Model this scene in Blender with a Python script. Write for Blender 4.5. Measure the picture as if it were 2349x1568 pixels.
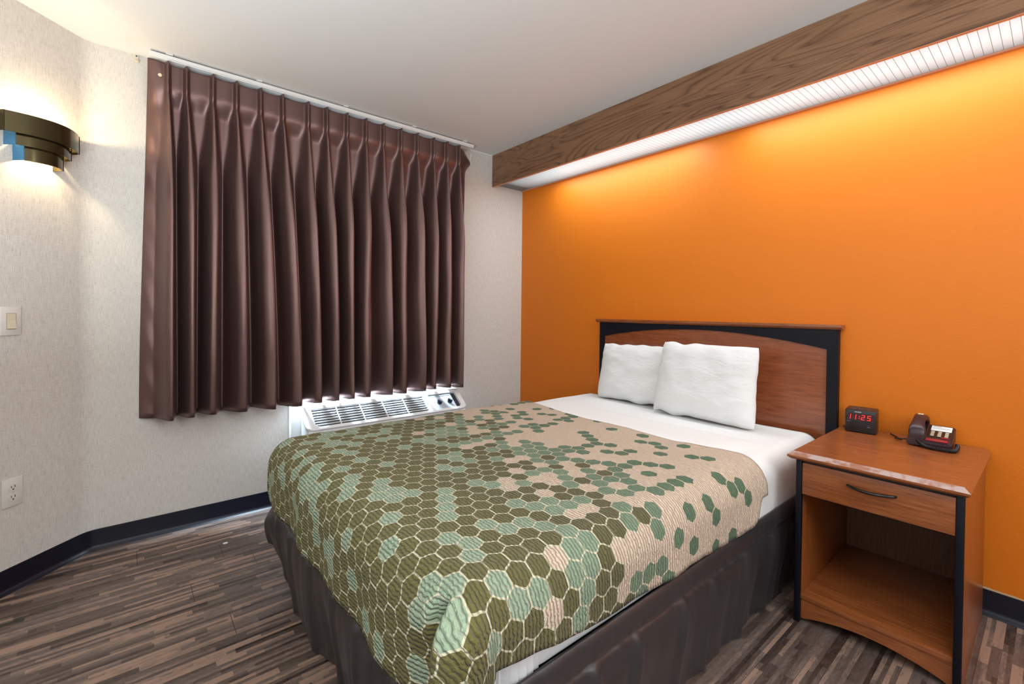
import bpy, bmesh, math, random
from mathutils import Vector, Matrix, noise as mnoise
random.seed(7)
PI = math.pi
S = bpy.context.scene
for o in list(bpy.data.objects): bpy.data.objects.remove(o)
C = S.collection

# ---------------------------------------------------------------- camera
W_PX, H_PX = 2349.0, 1568.0
CAM = (2.99195, -2.61019, 1.17900)
YAW, PITCH, ROLL, F, CY = 0.697439, -0.012682, 0.010624, 1052.54, -58.32
fw = Vector((-math.cos(YAW)*math.cos(PITCH), math.sin(YAW)*math.cos(PITCH), math.sin(PITCH)))
r0 = Vector((math.sin(YAW), math.cos(YAW), 0)); u0 = r0.cross(fw)
rt = math.cos(ROLL)*r0 + math.sin(ROLL)*u0
up = -math.sin(ROLL)*r0 + math.cos(ROLL)*u0
cd = bpy.data.cameras.new('camera'); cam = bpy.data.objects.new('camera', cd); C.objects.link(cam)
M = Matrix.Identity(4)
for i in range(3):
    M[i][0] = rt[i]; M[i][1] = up[i]; M[i][2] = -fw[i]; M[i][3] = CAM[i]
cam.matrix_world = M
cd.sensor_fit = 'HORIZONTAL'; cd.sensor_width = 36; cd.lens = 36*F/W_PX
cd.shift_y = CY/W_PX; cd.clip_start = 0.05
S.camera = cam

# ---------------------------------------------------------------- light, exposure
S.view_settings.view_transform = 'Standard'; S.view_settings.look = 'None'
S.view_settings.gamma = 1; S.view_settings.use_curve_mapping = False
S.view_settings.exposure = 0.45
w = bpy.data.worlds.new('world'); S.world = w; w.use_nodes = True
bg = w.node_tree.nodes['Background']; bg.inputs[0].default_value = (.72, .86, 1, 1); bg.inputs[1].default_value = 5.0

def area(name, loc, rot, sx, sy, energy, col):
    l = bpy.data.lights.new(name, 'AREA'); l.shape = 'RECTANGLE'; l.size = sx; l.size_y = sy
    l.energy = energy; l.color = col
    o = bpy.data.objects.new(name, l); o.location = loc; o.rotation_euler = rot; C.objects.link(o); return o
# daylight entering through the window behind the curtain
sky_strip = area('window_daylight', (0.019, -1.40, .98), (0, 0, 0), .030, 1.15, 38, (.66, .85, 1))
sky_strip.data.spread = math.radians(95)
# soft fill light added overhead, out of view
area('added_overhead_fill', (3.25, -2.05, 2.36), (0, 0, 0), .4, .4, 6.0, (.95, .98, 1))
# added fill lights out of view: one from the right, two aimed upward
area('added_right_fill', (4.55, -1.5, 1.95), (0, math.radians(78), 0), .8, 1.3, 22, (.90, .96, 1))
area('added_upward_fill', (1.9, -3.35, .9), (math.radians(180), 0, 0), 1.2, .7, 30, (.86, .95, 1))
area('added_upward_fill', (3.7, -3.25, .9), (math.radians(180), 0, 0), 1.2, .9, 42, (.84, .94, 1))
# the fluorescent tubes of the valance light, as one strip of light under the lens
for tube_x in (1.02, 2.46, 3.90):
    area('fluorescent_tube', (tube_x, -.17, 2.200), (0, 0, 0), 1.16, .20, 5.4, (.86, .95, 1))
FLUO = .72          # fluorescent lens above the bed
SCONCE_W = 6.2

# ---------------------------------------------------------------- materials
def mat(name, col=(.5,.5,.5), rough=.5, metal=0, spec=.5, **kw):
    m = bpy.data.materials.new(name); m.use_nodes = True
    b = m.node_tree.nodes['Principled BSDF']
    b.inputs['Base Color'].default_value = (*col, 1); b.inputs['Roughness'].default_value = rough
    b.inputs['Metallic'].default_value = metal; b.inputs['Specular IOR Level'].default_value = spec
    for k, v in kw.items(): b.inputs[k.replace('_', ' ')].default_value = v
    return m
class N:
    """small node-graph helper"""
    def __init__(s, m): s.m = m; s.t = m.node_tree; s.b = s.t.nodes['Principled BSDF']
    def n(s, typ, **kw):
        x = s.t.nodes.new(typ)
        for k, v in kw.items(): setattr(x, k, v)
        return x
    def l(s, a, b): s.t.links.new(a, b)
    def put(s, sock, v):
        if hasattr(v, 'is_output') or isinstance(v, bpy.types.NodeSocket): s.l(v, sock)
        else: sock.default_value = v
    def math(s, op, a, b=0.0, c=0.0, clamp=False):
        x = s.n('ShaderNodeMath', operation=op); x.use_clamp = clamp
        s.put(x.inputs[0], a); s.put(x.inputs[1], b); s.put(x.inputs[2], c); return x.outputs[0]
    def vm(s, op, a, b=(0,0,0)):
        x = s.n('ShaderNodeVectorMath', operation=op); s.put(x.inputs[0], a); s.put(x.inputs[1], b)
        return x.outputs['Value'] if op in ('LENGTH', 'DOT_PRODUCT') else x.outputs[0]
    def coord(s, uv=False, scale=(1,1,1), obj=True):
        t = s.n('ShaderNodeTexCoord'); mp = s.n('ShaderNodeMapping'); mp.inputs['Scale'].default_value = scale
        s.l(t.outputs['UV' if uv else 'Object'], mp.inputs[0]); return mp.outputs[0]
    def noise(s, vec, scale=5, detail=3, rough=.5, dist=0):
        x = s.n('ShaderNodeTexNoise'); s.l(vec, x.inputs['Vector']); x.inputs['Scale'].default_value = scale
        x.inputs['Detail'].default_value = detail; x.inputs['Roughness'].default_value = rough
        x.inputs['Distortion'].default_value = dist; return x.outputs[0]
    def ramp(s, f, stops, interp='LINEAR'):
        x = s.n('ShaderNodeValToRGB'); s.put(x.inputs[0], f); cr = x.color_ramp; cr.interpolation = interp
        while len(cr.elements) < len(stops): cr.elements.new(.5)
        for e, (p, c) in zip(cr.elements, stops): e.position = p; e.color = (*c, 1)
        return x.outputs[0]
    def mix(s, f, a, b, blend='MIX'):
        x = s.n('ShaderNodeMix', data_type='RGBA', blend_type=blend)
        s.put(x.inputs[0], f); s.put(x.inputs[6], a if not isinstance(a, tuple) else (*a, 1)); s.put(x.inputs[7], b if not isinstance(b, tuple) else (*b, 1))
        return x.outputs[2]
    def sep(s, v):
        x = s.n('ShaderNodeSeparateXYZ'); s.l(v, x.inputs[0]); return x.outputs
    def comb(s, x_, y_, z_=0.0):
        x = s.n('ShaderNodeCombineXYZ'); s.put(x.inputs[0], x_); s.put(x.inputs[1], y_); s.put(x.inputs[2], z_); return x.outputs[0]
    def color(s, c): s.l(c, s.b.inputs['Base Color'])
    def bump(s, h, strength=.3, dist=.01):
        x = s.n('ShaderNodeBump'); x.inputs['Strength'].default_value = strength; x.inputs['Distance'].default_value = dist
        s.put(x.inputs['Height'], h); s.l(x.outputs[0], s.b.inputs['Normal'])

def m_wallpaper():
    m = mat('woven_wallpaper', rough=.85, spec=.2); g = N(m)
    a = g.noise(g.coord(scale=(420, 420, 26)), 1, 3, .6); b = g.noise(g.coord(scale=(60, 60, 500)), 1, 2, .5)
    c = g.noise(g.coord(), 3, 3)
    f = g.math('ADD', g.math('MULTIPLY', a, .65), g.math('MULTIPLY', b, .35))
    col = g.ramp(f, [(.30, (.33, .30, .265)), (.42, (.56, .53, .49)), (.60, (.68, .655, .615))])
    col = g.mix(g.math('MULTIPLY', c, .35), col, (.54, .51, .475))
    g.color(col); g.bump(f, .25, .002); return m
def m_orange():
    m = mat('orange_paint', (.68, .175, .016), rough=.5, spec=.35); g = N(m)
    n1 = g.noise(g.coord(), 160, 2); n2 = g.noise(g.coord(), 9, 2); 
    g.bump(g.math('ADD', n1, g.math('MULTIPLY', n2, 1.5)), .16, .003)
    g.color(g.mix(g.noise(g.coord(), 2.2, 3), (.66, .164, .005), (.70, .180, .007))); return m
def m_ceiling():
    m = mat('ceiling_paint', (.72, .715, .70), rough=.9, spec=.2); g = N(m)
    g.bump(g.noise(g.coord(), 120, 2), .08, .003); return m
def m_wood(name, c1, c2, c3, axis='x', rough=.35, grain=1.0, coat=0.0, sc=1.0, cath=.5, nr=7.0):
    """long-grain wood, grain running along axis"""
    m = mat(name, rough=rough); g = N(m); lo, hi = 1.3*sc, 16*sc
    s_ = {'x': (lo, hi, hi), 'y': (hi, lo, hi), 'z': (hi, hi, lo)}[axis]
    v = g.coord(scale=s_)
    base = g.noise(v, .9, 3, .55, 1.2)
    rings = g.math('FRACT', g.math('MULTIPLY', base, nr))
    rings = g.math('ABSOLUTE', g.math('SUBTRACT', rings, .5))
    fine = g.noise(g.coord(scale=tuple(q*9 for q in s_)), 1, 3, .6)
    f = g.math('ADD', g.math('MULTIPLY', rings, cath), g.math('MULTIPLY', fine, 1-cath*.5))
    f = g.math('MULTIPLY', f, 1.0)
    col = g.ramp(f, [(.25, c1), (.5, c2), (.78, c3)])
    g.color(col); g.b.inputs['Coat Weight'].default_value = coat; g.b.inputs['Coat Roughness'].default_value = .2
    g.bump(fine, .06*grain, .002); return m
def m_floor():
    m = mat('strip_laminate', rough=.33, spec=.5); g = N(m)
    v = g.sep(g.coord()); X, Y = v[0], v[1]
    def strips(wd, ln, seed):
        cx = g.math('FLOOR', g.math('DIVIDE', X, wd))
        wn = g.n('ShaderNodeTexWhiteNoise', noise_dimensions='2D'); g.l(g.comb(cx, seed), wn.inputs['Vector'])
        off = g.math('MULTIPLY', wn.outputs['Value'], 7.3)
        cy = g.math('FLOOR', g.math('ADD', g.math('DIVIDE', Y, ln), off))
        w2 = g.n('ShaderNodeTexWhiteNoise', noise_dimensions='2D'); g.l(g.comb(g.math('ADD', cx, seed*3.1), cy), w2.inputs['Vector'])
        return w2.outputs['Value'], cx, cy
    r1, cx, cy = strips(.0262, .24, 1.7)
    r2, _, _ = strips(.0131, .42, 5.3)
    r = g.math('ADD', g.math('MULTIPLY', r1, .55), g.math('MULTIPLY', r2, .45))
    gr = g.noise(g.comb(g.math('MULTIPLY', X, 150), g.math('MULTIPLY', Y, 7), g.math('MULTIPLY', r1, 40)), 1, 4, .65, .6)
    fig = g.noise(g.comb(g.math('MULTIPLY', X, 60), g.math('MULTIPLY', Y, 14), g.math('MULTIPLY', r1, 23)), 1, 5, .7, 2.2)
    f = g.math('ADD', g.math('ADD', g.math('MULTIPLY', r, .72), g.math('MULTIPLY', gr, .32)), g.math('MULTIPLY', g.math('SUBTRACT', fig, .32), .55))
    col = g.ramp(f, [(.22, (.018, .011, .009)), (.38, (.060, .038, .031)), (.54, (.108, .075, .062)), (.70, (.160, .118, .100)), (.84, (.32, .205, .15))])
    # plank joints
    pc = g.math('FLOOR', g.math('DIVIDE', X, .1572))
    wn = g.n('ShaderNodeTexWhiteNoise', noise_dimensions='1D'); g.l(pc, wn.inputs['W'])
    fy = g.math('FRACT', g.math('ADD', g.math('DIVIDE', Y, 1.2), wn.outputs['Value']))
    fx = g.math('FRACT', g.math('DIVIDE', X, .1572))
    j = g.math('MAXIMUM', g.math('LESS_THAN', fy, .0022), g.math('LESS_THAN', fx, .010))
    g.color(g.mix(g.math('MULTIPLY', j, .75), col, (.01, .008, .007)))
    g.l(g.math('ADD', g.math('MULTIPLY', gr, .22), .26), g.b.inputs['Roughness'])
    g.bump(g.math('SUBTRACT', g.math('MULTIPLY', gr, .4), j), .12, .002); return m
def m_spread():
    m = mat('hexagon_quilt', rough=.75, spec=.25); g = N(m)
    t = g.n('ShaderNodeTexCoord'); uv = t.outputs['UV']
    u, v, _ = g.sep(uv)
    # stitched channels run across the bed; lightly wavy
    wv = g.noise(g.comb(g.math('MULTIPLY', u, 75), g.math('MULTIPLY', v, 45)), 1, 1, .5)
    ph = g.math('ADD', g.math('DIVIDE', v, .0104), g.math('MULTIPLY', g.math('SUBTRACT', wv, .5), 1.05))
    ch = g.math('ABSOLUTE', g.math('SINE', g.math('MULTIPLY', ph, PI)))
    puck = g.noise(g.comb(g.math('MULTIPLY', u, 95), g.math('MULTIPLY', v, 300)), 1, 2, .6)
    h = g.math('ADD', g.math('POWER', ch, .6), g.math('MULTIPLY', puck, .7))
    # hexagons, point along u, flats across v
    wob = g.math('MULTIPLY', g.math('SINE', g.math('MULTIPLY', ph, PI)), .0009)
    SZ = .0575
    P = g.comb(g.math('DIVIDE', g.math('ADD', v, 10.0), SZ), g.math('DIVIDE', g.math('ADD', g.math('ADD', u, wob), 10.01), SZ), 0.0)
    R3 = math.sqrt(3); 
    def cell(P_):
        md = g.vm('MODULO', P_, (1, R3, 1)); return g.vm('SUBTRACT', md, (.5, R3/2, 0))
    A = cell(P); B = cell(g.vm('ADD', P, (.5, R3/2, 0)))
    la = g.vm('DOT_PRODUCT', A, A); lb = g.vm('DOT_PRODUCT', B, B)
    sel = g.math('LESS_THAN', la, lb)
    mx = g.n('ShaderNodeMix', data_type='VECTOR'); g.l(sel, mx.inputs[0]); g.l(B, mx.inputs[4]); g.l(A, mx.inputs[5])
    G = mx.outputs[1]
    ID = g.vm('SUBTRACT', P, G); ID = g.vm('SNAP', g.vm('ADD', ID, (.02, .02, 0)), (.25, .2165, 1))
    ab = g.vm('ABSOLUTE', G)
    hd = g.math('MAXIMUM', g.sep(ab)[0], g.vm('DOT_PRODUCT', ab, (.5, R3/2, 0)))   # .5 at the border
    wn = g.n('ShaderNodeTexWhiteNoise', noise_dimensions='2D'); g.l(g.vm('ADD', ID, (11.0, 0, 0)), wn.inputs['Vector']); r = wn.outputs['Value']
    wn2 = g.n('ShaderNodeTexWhiteNoise', noise_dimensions='2D'); g.l(g.vm('ADD', ID, (53.0, 86.60254, 0)), wn2.inputs['Vector']); r2 = wn2.outputs['Value']
    # distance from the head end at the cell centre
    vc = g.math('SUBTRACT', g.math('MULTIPLY', g.sep(ID)[0], SZ), 10.0)
    uc = g.math('SUBTRACT', g.math('MULTIPLY', g.sep(ID)[1], SZ), 10.01)
    dd = g.math('SUBTRACT', g.math('SUBTRACT', -.72, vc), g.math('MULTIPLY', g.math('SUBTRACT', uc, 1.45), .22))
    # share of bare tan cells and of olive cells along the bed
    ptan = g.ramp(g.math('DIVIDE', dd, 1.6), [(0, (.82,)*3), (.14, (.75,)*3), (.28, (.66,)*3), (.38, (.42,)*3), (.47, (.22,)*3), (.58, (.08,)*3), (.64, (0,)*3)])
    poli = g.ramp(g.math('DIVIDE', dd, 1.6), [(.30, (0,)*3), (.40, (.36,)*3), (.50, (.66,)*3), (.75, (.72,)*3), (1, (.72,)*3)])
    istan = g.math('LESS_THAN', r, ptan)
    isol = g.math('LESS_THAN', r2, poli)
    tan = (.78, .62, .47); 
    far = g.math('DIVIDE', g.math('SUBTRACT', dd, .35), .75, clamp=True)
    green = g.mix(far, (.085, .175, .09), (.38, .50, .35))
    olive = g.mix(g.math('DIVIDE', g.math('SUBTRACT', dd, .7), .6, clamp=True), (.110, .098, .024), (.165, .150, .034))
    fill = g.mix(isol, green, olive)
    # heathered threads
    hth = g.noise(g.comb(g.math('MULTIPLY', u, 120), g.math('MULTIPLY', v, 500)), 1, 2, .6)
    fill = g.mix(g.math('MULTIPLY', g.math('SUBTRACT', hth, .45, clamp=True), 1.1), fill, (.36, .36, .22))
    border = g.math('GREATER_THAN', hd, .463)
    col = g.mix(g.math('MAXIMUM', istan, border), fill, tan)
    line = g.math('MULTIPLY', border, g.math('DIVIDE', g.math('SUBTRACT', dd, .45), .4, clamp=True))
    col = g.mix(line, col, (.74, .70, .50))
    g.color(col); g.bump(h, 1.0, .0095)
    g.b.inputs['Sheen Weight'].default_value = .15; return m
def m_cloth(name, col, scale=900, wr=.15, rough=.9):
    m = mat(name, col, rough=rough, spec=.2); g = N(m)
    n1 = g.noise(g.coord(scale=(1, 1, 2.5)), 9, 4, .55, .8); n2 = g.noise(g.coord(), scale, 1)
    g.bump(g.math('ADD', n1, g.math('MULTIPLY', n2, .03)), wr, .02); return m
def m_satin(name, c1, c2, rough=.4, spec=.5, aniso=.0):
    m = mat(name, rough=rough, spec=spec); g = N(m)
    f = g.noise(g.coord(scale=(300, 300, 40)), 1, 2); k = g.noise(g.coord(scale=(1, 1, .5)), 5, 3)
    g.color(g.mix(k, c1, c2)); g.bump(g.math('ADD', g.math('MULTIPLY', f, .15), k), .12, .01)
    g.b.inputs['Sheen Weight'].default_value = .25; g.b.inputs['Sheen Roughness'].default_value = .35
    g.b.inputs['Sheen Tint'].default_value = (.75, .6, .62, 1); return m
def m_lens():
    m = mat('prismatic_lens', (.16, .18, .19), rough=.35); g = N(m)
    v = g.sep(g.coord()); 
    a = g.math('LESS_THAN', g.math('FRACT', g.math('DIVIDE', v[0], .0265)), .07)
    b = g.math('LESS_THAN', g.math('FRACT', g.math('DIVIDE', v[1], .0062)), .22)
    line = g.math('MAXIMUM', a, g.math('MULTIPLY', b, .35))
    # tubes glow in line behind the lens: ends of the row and gap between the tubes are weaker
    edge = g.math('DIVIDE', g.math('SUBTRACT', v[0], .10), .55, clamp=True)
    edge = g.math('POWER', edge, .6)
    yc = g.math('ABSOLUTE', g.math('DIVIDE', g.math('ADD', v[1], .175), .14))
    core = g.math('SUBTRACT', 1.0, g.math('MULTIPLY', g.math('POWER', yc, 2.0), .55), clamp=True)
    e = g.math('MULTIPLY', g.math('MULTIPLY', edge, core), g.math('SUBTRACT', 1.0, g.math('MULTIPLY', line, .80)))
    g.b.inputs['Emission Color'].default_value = (.82, .95, 1, 1)
    g.l(g.math('MULTIPLY', e, FLUO), g.b.inputs['Emission Strength']); return m

WALLP = m_wallpaper(); ORANGE = m_orange(); CEIL = m_ceiling(); FLOOR = m_floor()
def m_valance():
    m = mat('valance_walnut_laminate', rough=.42); g = N(m)
    base = g.noise(g.coord(scale=(.75, 1, 6.5)), 1, 2, .45, .7)
    r_ = g.math('FRACT', g.math('MULTIPLY', base, 17.0))
    line = g.math('POWER', g.math('ABSOLUTE', g.math('SUBTRACT', g.math('MULTIPLY', r_, 2.0), 1.0)), 3.0)
    fine = g.noise(g.coord(scale=(6, 1, 190)), 1, 3, .6)
    broad = g.noise(g.coord(scale=(.6, 1, 5)), 1, 2)
    f = g.math('ADD', g.math('ADD', g.math('MULTIPLY', line, -.30), g.math('MULTIPLY', fine, .55)), g.math('MULTIPLY', broad, .45))
    g.color(g.ramp(f, [(.12, (.085, .038, .017)), (.36, (.19, .092, .046)), (.62, (.265, .140, .074))])); g.bump(fine, .05, .002); return m
OAK = m_valance()
CHERRY_X = m_wood('cherry_laminate', (.165, .042, .010), (.275, .080, .022), (.37, .122, .040), 'x', .30, coat=.25, cath=.25)
CHERRY_Z = m_wood('cherry_laminate_side', (.17, .043, .009), (.28, .078, .018), (.36, .115, .034), 'z', .30, coat=.2, cath=.2)
HEADP = m_wood('headboard_cherry', (.19, .044, .013), (.28, .074, .024), (.36, .105, .038), 'x', .24, coat=.5, cath=.2)
WORN = mat('worn_edge', (.42, .30, .25), .5); _g = N(WORN)
_g.color(_g.mix(_g.ramp(_g.noise(_g.coord(scale=(3, 3, 3)), 9, 4), [(.40, (0,)*3), (.55, (1,)*3)]), (.33, .135, .08), (.44, .32, .29)))
BLACKLAM = mat('black_laminate', (.0035, .004, .009), .45, spec=.25)
BLACKMET = mat('black_metal', (.008, .008, .008), .25, spec=.6)
VINYL = mat('black_vinyl_base', (.004, .005, .012), .38, spec=.35)
SHEET = m_cloth('white_sheet', (.78, .78, .77), wr=.10); PILLOW = m_cloth('white_pillowcase', (.76, .76, .755), wr=.28)
MATTR = m_cloth('mattress_ticking', (.70, .70, .72), wr=.1)
SPREAD = m_spread()
CURT = m_satin('brown_satin_curtain', (.165, .100, .094), (.19, .116, .108), .43, .5)
CURT.node_tree.nodes['Principled BSDF'].inputs['Metallic'].default_value = .82; CURT.node_tree.nodes['Principled BSDF'].inputs['Sheen Weight'].default_value = .06
SKIRT = m_satin('dark_satin_skirt', (.026, .024, .026), (.036, .033, .035), .34, .6)
SKIRT.node_tree.nodes['Principled BSDF'].inputs['Sheen Weight'].default_value = .07
WHITEPL = mat('white_plastic', (.74, .76, .77), .38); IVORY = mat('ivory_plastic', (.62, .56, .44), .4)
PLATE = mat('almond_plate', (.66, .64, .60), .38); DARK = mat('dark_gap', (.02, .022, .026), .7)
GREYPL = mat('grey_blue_plastic', (.36, .40, .44), .4); KNOB = mat('navy_knob', (.012, .018, .045), .35)
BRASS = mat('smoked_brass', (.075, .058, .026), .16, .85); BLUEREFL = mat('blue_reflection', (.06, .20, .36), .3, .3)  # blue tint paints a reflection onto the sconce's end plates
BLACKPL = mat('black_plastic', (.012, .010, .012), .3); BURG = mat('burgundy_plastic', (.035, .014, .018), .32)
WHITEMET = mat('white_enamel', (.74, .74, .72), .4); TRIMOR = mat('lens_paint_edge_reflection', (.62, .27, .16), .5)
GLASS = mat('window_glass', (1, 1, 1), 0.0); GLASS.node_tree.nodes['Principled BSDF'].inputs['Transmission Weight'].default_value = 1
RED = mat('red_led', (.3, 0, 0), .4); RED.node_tree.nodes['Principled BSDF'].inputs['Emission Color'].default_value = (1, .035, .02, 1)
RED.node_tree.nodes['Principled BSDF'].inputs['Emission Strength'].default_value = 1.6
CLOCKD = mat('tinted_display', (.05, .012, .018), .12)
REDBTN = mat('red_plastic', (.30, .02, .03), .35); CREAM = mat('cream_plastic', (.70, .62, .42), .35); PAPER = mat('paper_card', (.72, .76, .76), .7)
GREYINK = mat('grey_ink', (.30, .32, .36), .5)
LENS = m_lens()

# ---------------------------------------------------------------- mesh helpers
def link(name, bm, m, parent=None, smooth=False, ang=None):
    me = bpy.data.meshes.new(name); bmesh.ops.recalc_face_normals(bm, faces=bm.faces[:]); bm.to_mesh(me); bm.free()
    ms = m if isinstance(m, (list, tuple)) else [m]
    for x in ms: me.materials.append(x)
    if smooth:
        me.polygons.foreach_set('use_smooth', [True]*len(me.polygons))
        if ang is not None: me.set_sharp_from_angle(angle=math.radians(ang))
    o = bpy.data.objects.new(name, me); C.objects.link(o)
    if parent: o.parent = parent
    return o
def tag(o, label=None, cat=None, group=None, kind=None):
    if label: o['label'] = label
    if cat: o['category'] = cat
    if group: o['group'] = group
    if kind: o['kind'] = kind
    return o
def thing(name, label, cat, loc=(0,0,0), rz=0, group=None):
    o = bpy.data.objects.new(name, None); o.empty_display_size = .05; C.objects.link(o); o.location = loc; o.rotation_euler = (0, 0, rz)
    return tag(o, label, cat, group)
def box(bm, a, b, bev=0, seg=2, mi=0):
    """axis box from corner a to corner b, bevelled"""
    t = bmesh.new(); bmesh.ops.create_cube(t, size=1)
    for v in t.verts:
        for i in range(3): v.co[i] = (a[i]+b[i])/2 + v.co[i]*(b[i]-a[i])
    if bev: bmesh.ops.bevel(t, geom=t.edges[:], offset=bev, segments=seg, profile=.5, affect='EDGES')
    for f in t.faces: f.material_index = mi
    merge(bm, t)
def merge(bm, t, mtx=None):
    if mtx is not None: bmesh.ops.transform(t, matrix=mtx, verts=t.verts[:])
    me = bpy.data.meshes.new('tmp'); t.to_mesh(me); t.free(); bm.from_mesh(me); bpy.data.meshes.remove(me)
def boxo(name, a, b, m, parent=None, bev=0.0, seg=2):
    bm = bmesh.new(); box(bm, a, b, bev, seg); return link(name, bm, m, parent, smooth=bev > 0, ang=35)
def prism(bm, pts, axis, a, b, bev=0):
    """polygon pts (2D) extruded along axis from a to b"""
    t = bmesh.new()
    def P(p, h): return {'x': (h, p[0], p[1]), 'y': (p[0], h, p[1]), 'z': (p[0], p[1], h)}[axis]
    f1 = t.faces.new([t.verts.new(P(p, a)) for p in pts]); f2 = t.faces.new([t.verts.new(P(p, b)) for p in pts])
    n = len(pts)
    for i in range(n): t.faces.new((f1.verts[i], f1.verts[(i+1) % n], f2.verts[(i+1) % n], f2.verts[i]))
    bmesh.ops.recalc_face_normals(t, faces=t.faces[:])
    if bev: bmesh.ops.bevel(t, geom=t.edges[:], offset=bev, segments=2, affect='EDGES')
    merge(bm, t)
def tube(bm, pts, r, n=10, cap=True, close=False):
    pts = [Vector(p) for p in pts]; rings = []; prev = None
    for i, p in enumerate(pts):
        d = (pts[min(i+1, len(pts)-1)] - pts[max(i-1, 0)]).normalized()
        if prev is None:
            a = d.orthogonal().normalized()
        else:
            a = (prev - d*prev.dot(d)).normalized()
        prev = a; b = d.cross(a); rr = r[i] if isinstance(r, (list, tuple)) else r
        rings.append([bm.verts.new(p + (a*math.cos(2*PI*k/n) + b*math.sin(2*PI*k/n))*rr) for k in range(n)])
    for q, s_ in zip(rings, rings[1:]):
        for k in range(n): bm.faces.new((q[k], q[(k+1) % n], s_[(k+1) % n], s_[k]))
    if cap: bm.faces.new(rings[0][::-1]); bm.faces.new(rings[-1])
def grid(bm, rows, uvf=None):
    """rows of points -> quad grid"""
    V = [[bm.verts.new(p) for p in r] for r in rows]
    for a, b in zip(V, V[1:]):
        for i in range(len(a)-1): bm.faces.new((a[i], a[i+1], b[i+1], b[i]))
    return V
def nz(x, y, z=0.0): return mnoise.noise(Vector((x, y, z)))
def sm(a, b, x):
    t = max(0, min(1, (x-a)/(b-a))); return t*t*(3-2*t)
def lerp(a, b, t): return a+(b-a)*t

# ---------------------------------------------------------------- room shell
H = 2.44; XR = 4.7; YB = -3.9; YA = -2.76          # the window wall turns 45 degrees at YA
XA = YA - YB                                        # where the angled wall meets the back wall
def struct(name, bm, m, smooth=False, ang=None, parent=None):
    o = link(name, bm, m, parent, smooth, ang)
    if not parent: o['kind'] = 'structure'
    return o
bm = bmesh.new(); prism(bm, [(-.12, .12), (XR+.12, .12), (XR+.12, YB-.12), (XA-.05, YB-.12), (-.12, YA-.05)], 'z', -.05, 0); struct('floor', bm, FLOOR)
bm = bmesh.new(); prism(bm, [(-.12, .12), (XR+.12, .12), (XR+.12, YB-.12), (XA-.05, YB-.12), (-.12, YA-.05)], 'z', H, H+.05); struct('ceiling', bm, CEIL)
bm = bmesh.new(); box(bm, (-.12, 0, 0), (XR+.12, .12, H)); struct('wall_orange', bm, ORANGE)
bm = bmesh.new(); box(bm, (XR, YB-.12, 0), (XR+.12, 0, H)); struct('wall_right', bm, WALLP)
bm = bmesh.new(); box(bm, (XA-.06, YB-.12, 0), (XR, YB, H)); struct('wall_back', bm, WALLP)
# window wall with its opening
WY0, WY1, WZ0, WZ1 = -2.36, -.80, .70, 2.20
bm = bmesh.new()
box(bm, (-.12, YA, 0), (0, WY0, H)); box(bm, (-.12, WY1, 0), (0, 0, H)); box(bm, (-.12, WY0, 0), (0, WY1, WZ0)); box(bm, (-.12, WY0, WZ1), (0, WY1, H))
bmesh.ops.remove_doubles(bm, verts=bm.verts[:], dist=1e-5); struct('wall_window', bm, WALLP)
# angled wall, eased at the bend
def bend(off, z):
    """path of the left walls at distance off into the room: from y=-2.60 on the window wall to the back wall"""
    R_ = .10 ; t = R_*math.tan(PI/8); pts = []
    cx, cy = R_, YA + t
    for k in range(9):
        a = PI + k/8*PI/4; pts.append((cx+(R_-off)*math.cos(a), cy+(R_-off)*math.sin(a), z))
    return pts
bm = bmesh.new()
pth = bend(0, 0); d45 = (math.sqrt(.5), -math.sqrt(.5)); L45 = XA*math.sqrt(2)
ins = [(p[0], p[1]) for p in pth] + [(XA, YB)]
outs = [(XA-.085, YB-.085)] + [(-.12, YA-.05), (-.12, pth[0][1])]
prism(bm, ins+outs, 'z', 0, H); struct('wall_angled', bm, WALLP, True, 20)

# vinyl cove base
def cove(name, path, nrm_sign=1):
    prof = [(0, .0965), (.004, .0965), (.0055, .09), (.0055, .022), (.009, .010), (.020, .0035), (.024, 0), (0, 0)]
    bm = bmesh.new(); rows = []
    for i, p in enumerate(path):
        a = Vector(path[max(i-1, 0)]); b = Vector(path[min(i+1, len(path)-1)]); d = (b-a).normalized(); n = Vector((-d.y, d.x))*nrm_sign
        rows.append([(p[0]+n.x*q[0], p[1]+n.y*q[0], q[1]) for q in prof])
    grid(bm, rows); return struct(name, bm, VINYL, True, 50)
bp = [(p[0], p[1]) for p in pth]
cove('baseboard_left', [(.0005, 0), (.0005, -2.655)])
o = cove('baseboard_angled', [(.0007, -2.653), (.0007, -2.68)] + [(x+.0005, y+.0005) for x, y in bp] + [(XA, YB)])
cove('baseboard_orange', [(XR, -.0005), (0, -.0005)])
cove('baseboard_right', [(XR-.0005, YB), (XR-.0005, 0)]); cove('baseboard_back', [(XA, YB+.0005), (XR, YB+.0005)])
# strip of pale wall the orange paint missed above the right baseboard
bm = bmesh.new(); t_ = []
for i in range(120):
    x = 2.80 + i*.014; t_.append((x, .104 + .004*nz(x*60, 1) + .003*nz(x*21, 4)))
top_ = t_; pts_ = [(p[0], .0965) for p in top_]
V = grid(bm, [[(p[0], -.0012, p[1]) for p in top_], [(p[0], -.0012, p[1]) for p in pts_]])
struct('trim_1', bm, mat('bare_wall_edge', (.62, .42, .24), .8))
# caulk line ceiling / window wall beside the valance
bm = bmesh.new(); box(bm, (0, -.56, H-.008), (.006, -.335, H)); struct('trim_2', bm, WHITEMET)

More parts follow.
